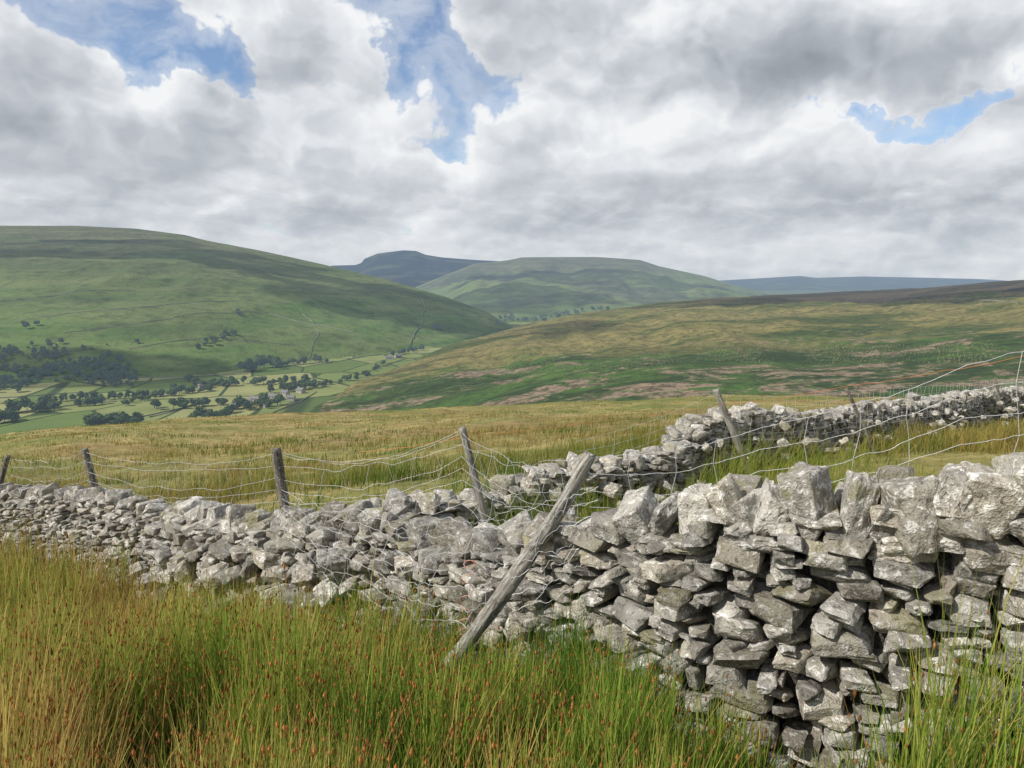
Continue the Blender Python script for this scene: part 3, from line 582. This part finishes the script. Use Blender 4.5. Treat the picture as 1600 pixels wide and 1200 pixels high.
# ------------------------------------------------------------ distant trees
def m_leaf(name,c1,c2):
    m,nt=newmat(name); p=POS(nt); r=N(nt,'ShaderNodeObjectInfo').outputs['Random']
    c=MIX(nt,NZ(nt,p,.12,4,.65),c1,c2); c=MIX(nt,M(nt,'MULTIPLY',r,.45),c,tuple(v*.7 for v in c1)); out(nt,haze(nt,BSDF(nt,c,.9),8000.)); return m
ML=m_leaf('broadleaf_foliage',(.035,.065,.018),(.10,.145,.04)); MB=m_leaf('tree_bark',(.06,.05,.04),(.09,.075,.06))
def tree_mesh(seed,H=11.,Wd=9.):
    r=np.random.default_rng(seed); V=[];Fc=[];mi=[]
    def limb(a,b,ra,rb):
        a=np.array(a,float);b=np.array(b,float);d=(b-a)/np.linalg.norm(b-a);u=np.cross(d,[.3,.9,.1]);u/=np.linalg.norm(u);v=np.cross(d,u);s=len(V)
        for c,rr in((a,ra),(b,rb)):
            for k in range(5): V.append(c+u*math.cos(k*1.2566)*rr+v*math.sin(k*1.2566)*rr)
        for k in range(5): Fc.append([s+k,s+(k+1)%5,s+5+(k+1)%5,s+5+k]);mi.append(1)
    limb((0,0,-.5),(0,0,H*.4),.4,.28)
    lobes=[]
    for k in range(8):
        a=r.uniform(0,6.28);q=r.uniform(.1,.36)*Wd; c=np.array([math.cos(a)*q,math.sin(a)*q,H*r.uniform(.28,.82)]); lobes.append((c,r.uniform(.18,.30)*Wd)); limb((0,0,H*.33),c,.2,.06)
    lobes.append((np.array([0,0,H*.62]),Wd*.36))
    for c,R_ in lobes:
        for k in range(70):
            d=r.normal(size=3);d/=np.linalg.norm(d);pt=c+d*R_*r.uniform(.6,1.06)*np.array([1,1,.85]); sz=r.uniform(.4,1.)
            nrm=d+r.normal(size=3)*.4;nrm/=np.linalg.norm(nrm);u=np.cross(nrm,[0,.3,1]);u/=np.linalg.norm(u);v=np.cross(nrm,u);s=len(V)
            for a,b in((-1,-.6),(.3,-1),(1,.4),(-.2,1)): V.append(pt+u*a*sz+v*b*sz+nrm*r.uniform(-.2,.2))
            Fc.append([s,s+1,s+2,s+3]);mi.append(0)
    me=mesh_np('tree',np.array(V),[np.array(Fc)]); me.polygons.foreach_set('material_index',np.array(mi,dtype=np.int32)); me.materials.append(ML);me.materials.append(MB); return me
TM=[tree_mesh(i,rng.uniform(9,12),rng.uniform(9,12)) for i in range(6)]
TM2=[tree_mesh(i+30,13,6) for i in range(3)]
nt_=0
def put(px,py,s=1.,ms=TM,label='dark green broadleaf tree in the valley fields',group='trees scattered over the valley'):
    global nt_
    h=sight(px,py)
    if h is None or nt_>290: return
    s*=.88
    o=bpy.data.objects.new('tree',ms[rng.integers(len(ms))]); o.location=h-Vector((0,0,.3)); o.scale=(s*rng.uniform(.9,1.3),)*2+(s*rng.uniform(.85,1.2),); o.rotation_euler[2]=rng.uniform(0,6.28); link(o); meta(o,label,'tree',group=group); nt_+=1
def row(x0,y0,x1,y1,n_,j=2.,s=1.,ms=TM):
    for k in range(n_):
        t=(k+rng.uniform(-.4,.4))/max(1,n_-1); put(x0+(x1-x0)*t+rng.normal(0,j),y0+(y1-y0)*t+rng.normal(0,j*.5),s*rng.uniform(.7,1.2),ms)
row(75,628,215,622,24,1.5,1.,TM2); row(215,622,330,612,14,2,1.); row(330,604,480,600,18,4,1.25); row(480,608,575,590,11,3,1.1)
row(370,582,440,575,13,4,1.8); row(440,572,510,566,8,3,1.3); row(25,645,85,640,9,4,1.6); row(140,668,220,664,13,3,1.4); row(240,640,350,632,10,4,1.2); row(305,658,350,655,8,3,1.5)
row(0,662,30,658,4,3,1.5); row(360,640,430,632,13,5,1.3); row(430,612,490,606,8,4,1.3); row(120,635,160,632,4,3,1.3); row(300,610,345,600,7,3,1.2); row(615,556,655,548,8,2,1.3); row(560,590,600,572,6,2,1.)
row(310,545,368,520,14,5,1.1); row(785,500,835,502,10,3,1.6); row(835,500,905,490,12,3,1.6); row(905,488,950,484,7,2,1.5); row(775,505,800,498,6,3,1.4); row(680,514,690,516,2,1,1.4); row(372,490,375,492,2,1,1.)
row(190,640,300,600,10,8,1.1); row(0,610,60,600,8,6,1.4); row(40,512,60,508,3,4,1.6)
WV=[];WF=[];WM=[];nv=0
for k in range(520):
    px=rng.uniform(-90,215);py=rng.uniform(535,606)
    if py<545+max(0,(px-60))*.22 and rng.random()<.8: continue
    if fbm(np.array([px*.045]),np.array([py*.09]),3,21)[0]<.42: continue
    h=sight(px,py)
    if h is None: continue
    me=TM[rng.integers(6)]; c=np.zeros(len(me.vertices)*3); me.vertices.foreach_get('co',c); c=c.reshape(-1,3)*rng.uniform(.45,1.15)+np.array(h)
    li=np.zeros(len(me.loops),dtype=np.int32); me.loops.foreach_get('vertex_index',li); WV.append(c);WF.append(li.reshape(-1,4)+nv);nv+=len(c)
    mi=np.zeros(len(me.polygons),dtype=np.int32); me.polygons.foreach_get('material_index',mi); WM.append(mi)
me=mesh_np('woodland',np.concatenate(WV),[np.concatenate(WF)]); me.polygons.foreach_set('material_index',np.concatenate(WM)); o=obj('woodland',me,[ML,MB]); meta(o,'dense dark broadleaf wood on the lower fellside','woodland','stuff')
# ------------------------------------------------------------ field walls, houses, planted saplings
mm,nt=newmat('distant_wall_stone'); out(nt,haze(nt,BSDF(nt,MIX(nt,NZ(nt,POS(nt),.5,3),(.15,.15,.12),(.26,.25,.21)),.9))); MFW=mm
def fieldwall(pts,h=1.3,w=.8,label='thin grey dry stone wall dividing valley fields'):
    hp=[sight(a,b) for a,b in pts]; hp=[p for p in hp if p is not None]
    if len(hp)<2: return
    C=[]
    for a,b in zip(hp[:-1],hp[1:]):
        if (a-b).length>1500: continue
        m_=max(2,int((a-b).length/12))
        for k in range(m_): q=a.lerp(b,k/m_); C.append((q.x,q.y,topz(q.x,q.y)))
    if len(C)<3: return
    C=np.array(C); t=np.gradient(C,axis=0);t[:,2]=0;t/=np.linalg.norm(t,axis=1)[:,None]+1e-9; nn_=np.stack([t[:,1],-t[:,0],0*t[:,0]],1)
    wob=(fbm(np.arange(len(C))*.15,np.zeros(len(C)),3,8)-.5)[:,None]*14; C=C+nn_*wob; C[:,2]=[topz(a,b) for a,b in C[:,:2]]
    V=[];
    for o_,z in((.5,-.6),(.35,1.),(-.35,1.),(-.5,-.6)): V.append(C+nn_*o_*w+np.array([0,0,1])*(z*h)+ (rng.normal(0,.25,(len(C),1))*np.array([0,0,1]) if z>0 else 0))
    m_=len(C);i=np.arange(m_-1);Fs=[np.stack([k*m_+i,(k+1)*m_+i,(k+1)*m_+i+1,k*m_+i+1],1) for k in range(3)]
    org=C[0]; o=obj('dry_stone_wall',mesh_np('field_wall',np.concatenate(V)-org,[np.concatenate(Fs)]),MFW,None,org); meta(o,label,'stone wall',group='field walls in the valley')
fieldwall([(658,462),(663,480),(661,498),(654,512),(648,528),(640,545)],2.4,1.6,'pale wall climbing straight up the green fellside')
for q_ in [[(0,648),(110,634),(200,626)],[(120,668),(230,650),(330,628)],[(0,622),(60,618),(150,612)],[(230,652),(300,634)],[(430,574),(520,566),(600,553)],[(0,592),(120,588),(260,590),(400,584)],[(390,660),(470,628),(500,610)],[(330,648),(420,622)],[(560,585),(640,560)],[(0,470),(90,462),(220,455)],[(100,520),(260,500),(420,490),(560,520)],[(480,560),(500,520),(470,480)],[(200,545),(330,528),(470,540)],[(60,495),(240,480),(400,470)]]:
    fieldwall(q_)
fieldwall([(1300,474),(1420,468),(1520,468),(1570,471),(1600,480)],1.4,.9,'pale track built as a wall across the crest of the moor')  # pale road line, shaped here as a low wall
for q_ in [[(820,470),(900,462),(1010,468)],[(740,450),(850,455)],[(900,480),(960,455),(1000,430)],[(1010,470),(1060,450)]]: fieldwall(q_,2.,1.5,'faint boundary wall on the distant fell')
mh,nt=newmat('house_stone'); out(nt,haze(nt,BSDF(nt,MIX(nt,NZ(nt,POS(nt),1.,3),(.25,.23,.20),(.36,.34,.30)),.9)))
mr,nt=newmat('slate_roof'); out(nt,haze(nt,BSDF(nt,MIX(nt,NZ(nt,POS(nt),1.,3),(.12,.12,.125),(.2,.2,.2)),.7)))
mwn,nt=newmat('window_glass'); out(nt,BSDF(nt,(.03,.035,.04),.2,spec=.5))
def bx(x0,x1,y0,y1,z0,z1):
    V=[(x,y,z) for z in(z0,z1) for x,y in((x0,y0),(x1,y0),(x1,y1),(x0,y1))]; return V,[(0,3,2,1),(4,5,6,7),(0,1,5,4),(1,2,6,5),(2,3,7,6),(3,0,4,7)]
for px,py in [(384,632),(400,628),(414,636),(428,624),(446,618),(455,626),(608,562),(622,559),(365,640),(312,606),(470,614)]:
    h=sight(px,py)
    if h is None: continue
    L_,W_,H_=rng.uniform(9,15),7.,5.
    V=[(-L_/2,-W_/2,-1),(L_/2,-W_/2,-1),(L_/2,W_/2,-1),(-L_/2,W_/2,-1),(-L_/2,-W_/2,H_),(L_/2,-W_/2,H_),(L_/2,W_/2,H_),(-L_/2,W_/2,H_),(-L_/2,0,H_+2.6),(L_/2,0,H_+2.6)]
    ho=bpy.data.objects.new('house',mesh_np('house',np.array(V),[np.array([(0,1,5,4),(2,3,7,6)]),np.array([(1,2,6,9,5),(3,0,4,8,7)])])); ho.data.materials.append(mh); ho.location=h; ho.rotation_euler[2]=rng.uniform(-.7,.7); link(ho); meta(ho,'small stone farmhouse with slate roof among trees','house',group='village houses in the valley')
    e=.5; rv=np.array([(-L_/2-e,-W_/2-e,H_-.3),(L_/2+e,-W_/2-e,H_-.3),(L_/2+e,0,H_+2.75),(-L_/2-e,0,H_+2.75),(-L_/2-e,W_/2+e,H_-.3),(L_/2+e,W_/2+e,H_-.3)])
    obj('roof',mesh_np('roof',rv,[np.array([(0,1,2,3),(3,2,5,4)])]),mr,ho)
    for cx in(-L_/2+.8,L_/2-.8):
        v,f=bx(cx-.5,cx+.5,-.4,.4,H_+2.,H_+4.2); obj('chimney',mesh_np('chimney',np.array(v),[np.array(f)]),mh,ho)
    for wx in(-.3,0,.3):
        v,f=bx(wx*L_-.5,wx*L_+.5,-W_/2-.05,-W_/2+.05,2.8,4.2); obj('window',mesh_np('window',np.array(v),[np.array(f)]),mwn,ho)
ms_,nt=newmat('tree_guard_plastic'); out(nt,haze(nt,BSDF(nt,(.30,.27,.15),.8)))
SV=[];SF=[];nv=0
def saps(x0,x1,y0,y1,n_):
    global nv
    for _ in range(n_):
        px,py=rng.uniform(x0,x1),rng.uniform(y0,y1)
        if fbm(np.array([px*.02]),np.array([py*.05]),3,4)[0]<.44: continue
        h=sight(px,py)
        if h is None: continue
        gx=round(h.x/5.)*5.+rng.normal(0,.9);gy=round(h.y/9.)*9.+rng.normal(0,1.); z=topz(gx,gy)
        v,f=bx(gx-.12,gx+.12,gy-.12,gy+.12,z-.2,z+1.2); SV.append(v);SF.append(np.array(f)+nv);nv+=8
saps(1030,1560,538,568,1200); saps(780,1040,545,575,450); saps(560,1000,565,600,250)
o=obj('sapling_guards',mesh_np('sapling_guards',np.concatenate(SV),[np.concatenate(SF)]),ms_); meta(o,'rows of pale sapling guards planted across the hillside','sapling guards','stuff')
# ------------------------------------------------------------ world: nishita sky and cumulus
w=bpy.data.worlds.new('World'); sc.world=w; w.use_nodes=True; nt=w.node_tree; nt.nodes.clear()
sky=N(nt,'ShaderNodeTexSky',sky_type='NISHITA',sun_disc=False,sun_elevation=math.asin(SUN.z),sun_rotation=math.atan2(SUN.x,SUN.y)%(2*math.pi),altitude=300.,air_density=1.,dust_density=.6,ozone_density=1.5)
d=N(nt,'ShaderNodeTexCoord').outputs['Generated']; d=VM(nt,'NORMALIZE',d)
s=N(nt,'ShaderNodeSeparateXYZ',{0:d}); x,y,z=s.outputs
azn=M(nt,'ARCTAN2',x,y); eln=M(nt,'ARCSINE',z)
ae=N(nt,'ShaderNodeCombineXYZ',{0:azn,1:eln,2:0.}).outputs[0]
def warped(P,amt):
    wn=N(nt,'ShaderNodeTexNoise',{'Vector':P,'Scale':3.,'Detail':4.,'Roughness':.55},noise_dimensions='2D').outputs['Color']
    return VM(nt,'ADD',P,VM(nt,'MULTIPLY',VM(nt,'SUBTRACT',wn,(.5,.5,.5)),(amt,amt,0.)))
HI=warped(VM(nt,'MULTIPLY',ae,(2.8,3.7,0.)),.20)
LO=warped(VM(nt,'ADD',VM(nt,'MULTIPLY',ae,(4.6,10.5,0.)),(7.3,3.1,0.)),.18)
def dens(p):
    acc=M(nt,'MULTIPLY',NZ(nt,p,1.0,6,.52,0.,'2D'),1.2)
    for s_v,a,sf in((2.1,.40,1),(4.6,.24,1),(10.,.12,0),(22.,.055,0)):
        r_=nt.nodes.new('ShaderNodeTexVoronoi'); r_.voronoi_dimensions='2D'; r_.feature='SMOOTH_F1' if sf else 'F1'; sk(r_,'Vector',p); sk(r_,'Scale',s_v)
        if sf: sk(r_,'Smoothness',.4)
        r_=r_.outputs[0]
        acc=M(nt,'ADD',acc,M(nt,'MULTIPLY',M(nt,'SUBTRACT',1.,M(nt,'MULTIPLY',M(nt,'MULTIPLY',r_,r_),1.8)),a))
    return acc
tb=SS(nt,M(nt,'ADD',eln,M(nt,'MULTIPLY',NZ(nt,ae,6.,3,.5,0.,'2D'),.05)),.09,.19)
def mixf(a,b): return M(nt,'ADD',M(nt,'MULTIPLY',b,tb),M(nt,'MULTIPLY',a,M(nt,'SUBTRACT',1.,tb)))
d0=mixf(dens(LO),dens(HI)); d1=mixf(dens(VM(nt,'ADD',LO,(-.04,.09,0.))),dens(VM(nt,'ADD',HI,(-.04,.085,0.))))
wn=N(nt,'ShaderNodeTexNoise',{'Vector':ae,'Scale':8.,'Detail':5.,'Roughness':.6},noise_dimensions='2D').outputs['Color']
aw=VM(nt,'ADD',ae,VM(nt,'MULTIPLY',VM(nt,'SUBTRACT',wn,(.5,.5,.5)),(.18,.15,0.)))
def blobs(L):
    acc=None
    for px,py,rx,ry,amp in L:
        yu=(600-py)/F; dd=Vector(((px-800)/F,c_+s_*yu,-s_+c_*yu)).normalized(); a0=math.atan2(dd.x,dd.y); e0=math.asin(dd.z)
        q=VM(nt,'MULTIPLY',VM(nt,'SUBTRACT',aw,(a0,e0,0)),(F/rx,F/ry,0)); g_=M(nt,'EXPONENT',M(nt,'MULTIPLY',VM(nt,'DOT_PRODUCT',q,q,out=1),-1.))
        acc=M(nt,'MULTIPLY',g_,amp) if acc is None else M(nt,'MULTIPLY_ADD',g_,amp,acc)
    return acc
cov=blobs([(215,55,125,65,-.66),(320,100,50,40,-.45),(695,115,88,110,-.80),(640,25,50,45,-.4),(1500,168,170,22,-.6),(1400,190,55,18,-.3),(690,250,60,24,-.4),(60,20,80,35,-.1),(1000,90,200,110,.4),(470,150,140,85,.4),(1450,270,200,50,.45),(1350,40,280,80,.45),(120,230,200,90,.35),(800,320,900,70,.5),(1550,360,250,70,.4)])
cov=M(nt,'ADD',cov,SS(nt,z,.42,.7,0.,-.35))
dn=M(nt,'ADD',d0,cov)
cl=SS(nt,dn,.74,.98)
lo0=mixf(NZ(nt,LO,1.4,2,.45,0.,'2D'),NZ(nt,HI,1.4,2,.45,0.,'2D')); lo1=mixf(NZ(nt,VM(nt,'ADD',LO,(-.06,.28,0.)),1.4,2,.45,0.,'2D'),NZ(nt,VM(nt,'ADD',HI,(-.06,.26,0.)),1.4,2,.45,0.,'2D'))
soft=SS(nt,z,.02,.22,.55,1.)
shade=M(nt,'MULTIPLY',M(nt,'SUBTRACT',d0,d1),.95); shade=M(nt,'ADD',shade,M(nt,'MULTIPLY',M(nt,'SUBTRACT',lo0,lo1),1.05)); shade=M(nt,'MULTIPLY',shade,soft)
br=blobs([(1400,90,280,55,-.17),(1000,210,200,50,-.06),(1000,325,350,20,-.08),(430,175,140,40,-.12),(500,40,150,60,.06),(540,120,90,60,.12),(1480,240,140,45,.26),(850,170,80,60,.16),(700,290,90,40,.16),(380,290,120,30,.10),(1250,200,80,40,.08),(930,80,100,60,.06),(1450,335,200,18,-.10),(560,290,150,24,-.05)])
thick=SS(nt,dn,1.05,1.8,0.,.14)
edge=SS(nt,dn,.86,1.15,.14,0.)
b=M(nt,'ADD',M(nt,'ADD',M(nt,'SUBTRACT',M(nt,'ADD',shade,.68),thick),br),edge)
cc=RAMP(nt,M(nt,'MULTIPLY_ADD',b,.8,.2),[(.0,(.28,.31,.35)),(.3,(.38,.415,.46)),(.5,(.485,.52,.57)),(.68,(.62,.65,.69)),(.86,(.78,.80,.83)),(1.,(.90,.915,.93))])
skyc=VM(nt,'MULTIPLY',sky.outputs[0],(.115,.122,.133))
wisp=SS(nt,NZ(nt,VM(nt,'MULTIPLY',HI,(1.,1.6,1.)),1.8,7,.62,0.,'2D'),.44,.72,0.02,.5)
thin=M(nt,'MAXIMUM',cl,M(nt,'MAXIMUM',wisp,SS(nt,dn,.44,.84,0.,.4)))
c=MIX(nt,thin,skyc,cc)
hz=SS(nt,z,-.01,.12,.65,0.); c=MIX(nt,hz,c,MIX(nt,SS(nt,b,.3,.85),(.52,.585,.65),(.70,.735,.77)))
c=MIX(nt,SS(nt,z,-.06,-.01,1.,0.),c,(.12,.14,.10))
bg=N(nt,'ShaderNodeBackground',{'Strength':1.}); nt.links.new(c,bg.inputs[0]); wo=N(nt,'ShaderNodeOutputWorld'); nt.links.new(bg.outputs[0],wo.inputs[0])
w.cycles.sampling_method='MANUAL'; w.cycles.sample_map_resolution=256
# ------------------------------------------------------------ sun and camera
sd=bpy.data.lights.new('sun','SUN'); sd.energy=5.; sd.angle=math.radians(.5); sd.color=(1.,.95,.87); so=bpy.data.objects.new('sun',sd); so.rotation_euler=SUN.to_track_quat('Z','Y').to_euler(); so.location=(-20,-5,30); link(so)
cd=bpy.data.cameras.new('camera'); cd.sensor_width=36; cd.lens=36*F/1600; cd.clip_start=.05; cd.clip_end=100000; co=bpy.data.objects.new('camera',cd); co.rotation_euler=(math.radians(90)-PIT,0,0); link(co); sc.camera=co
sc.view_settings.view_transform='Standard'; sc.view_settings.look='None'; sc.view_settings.exposure=0
print('trees',nt_)
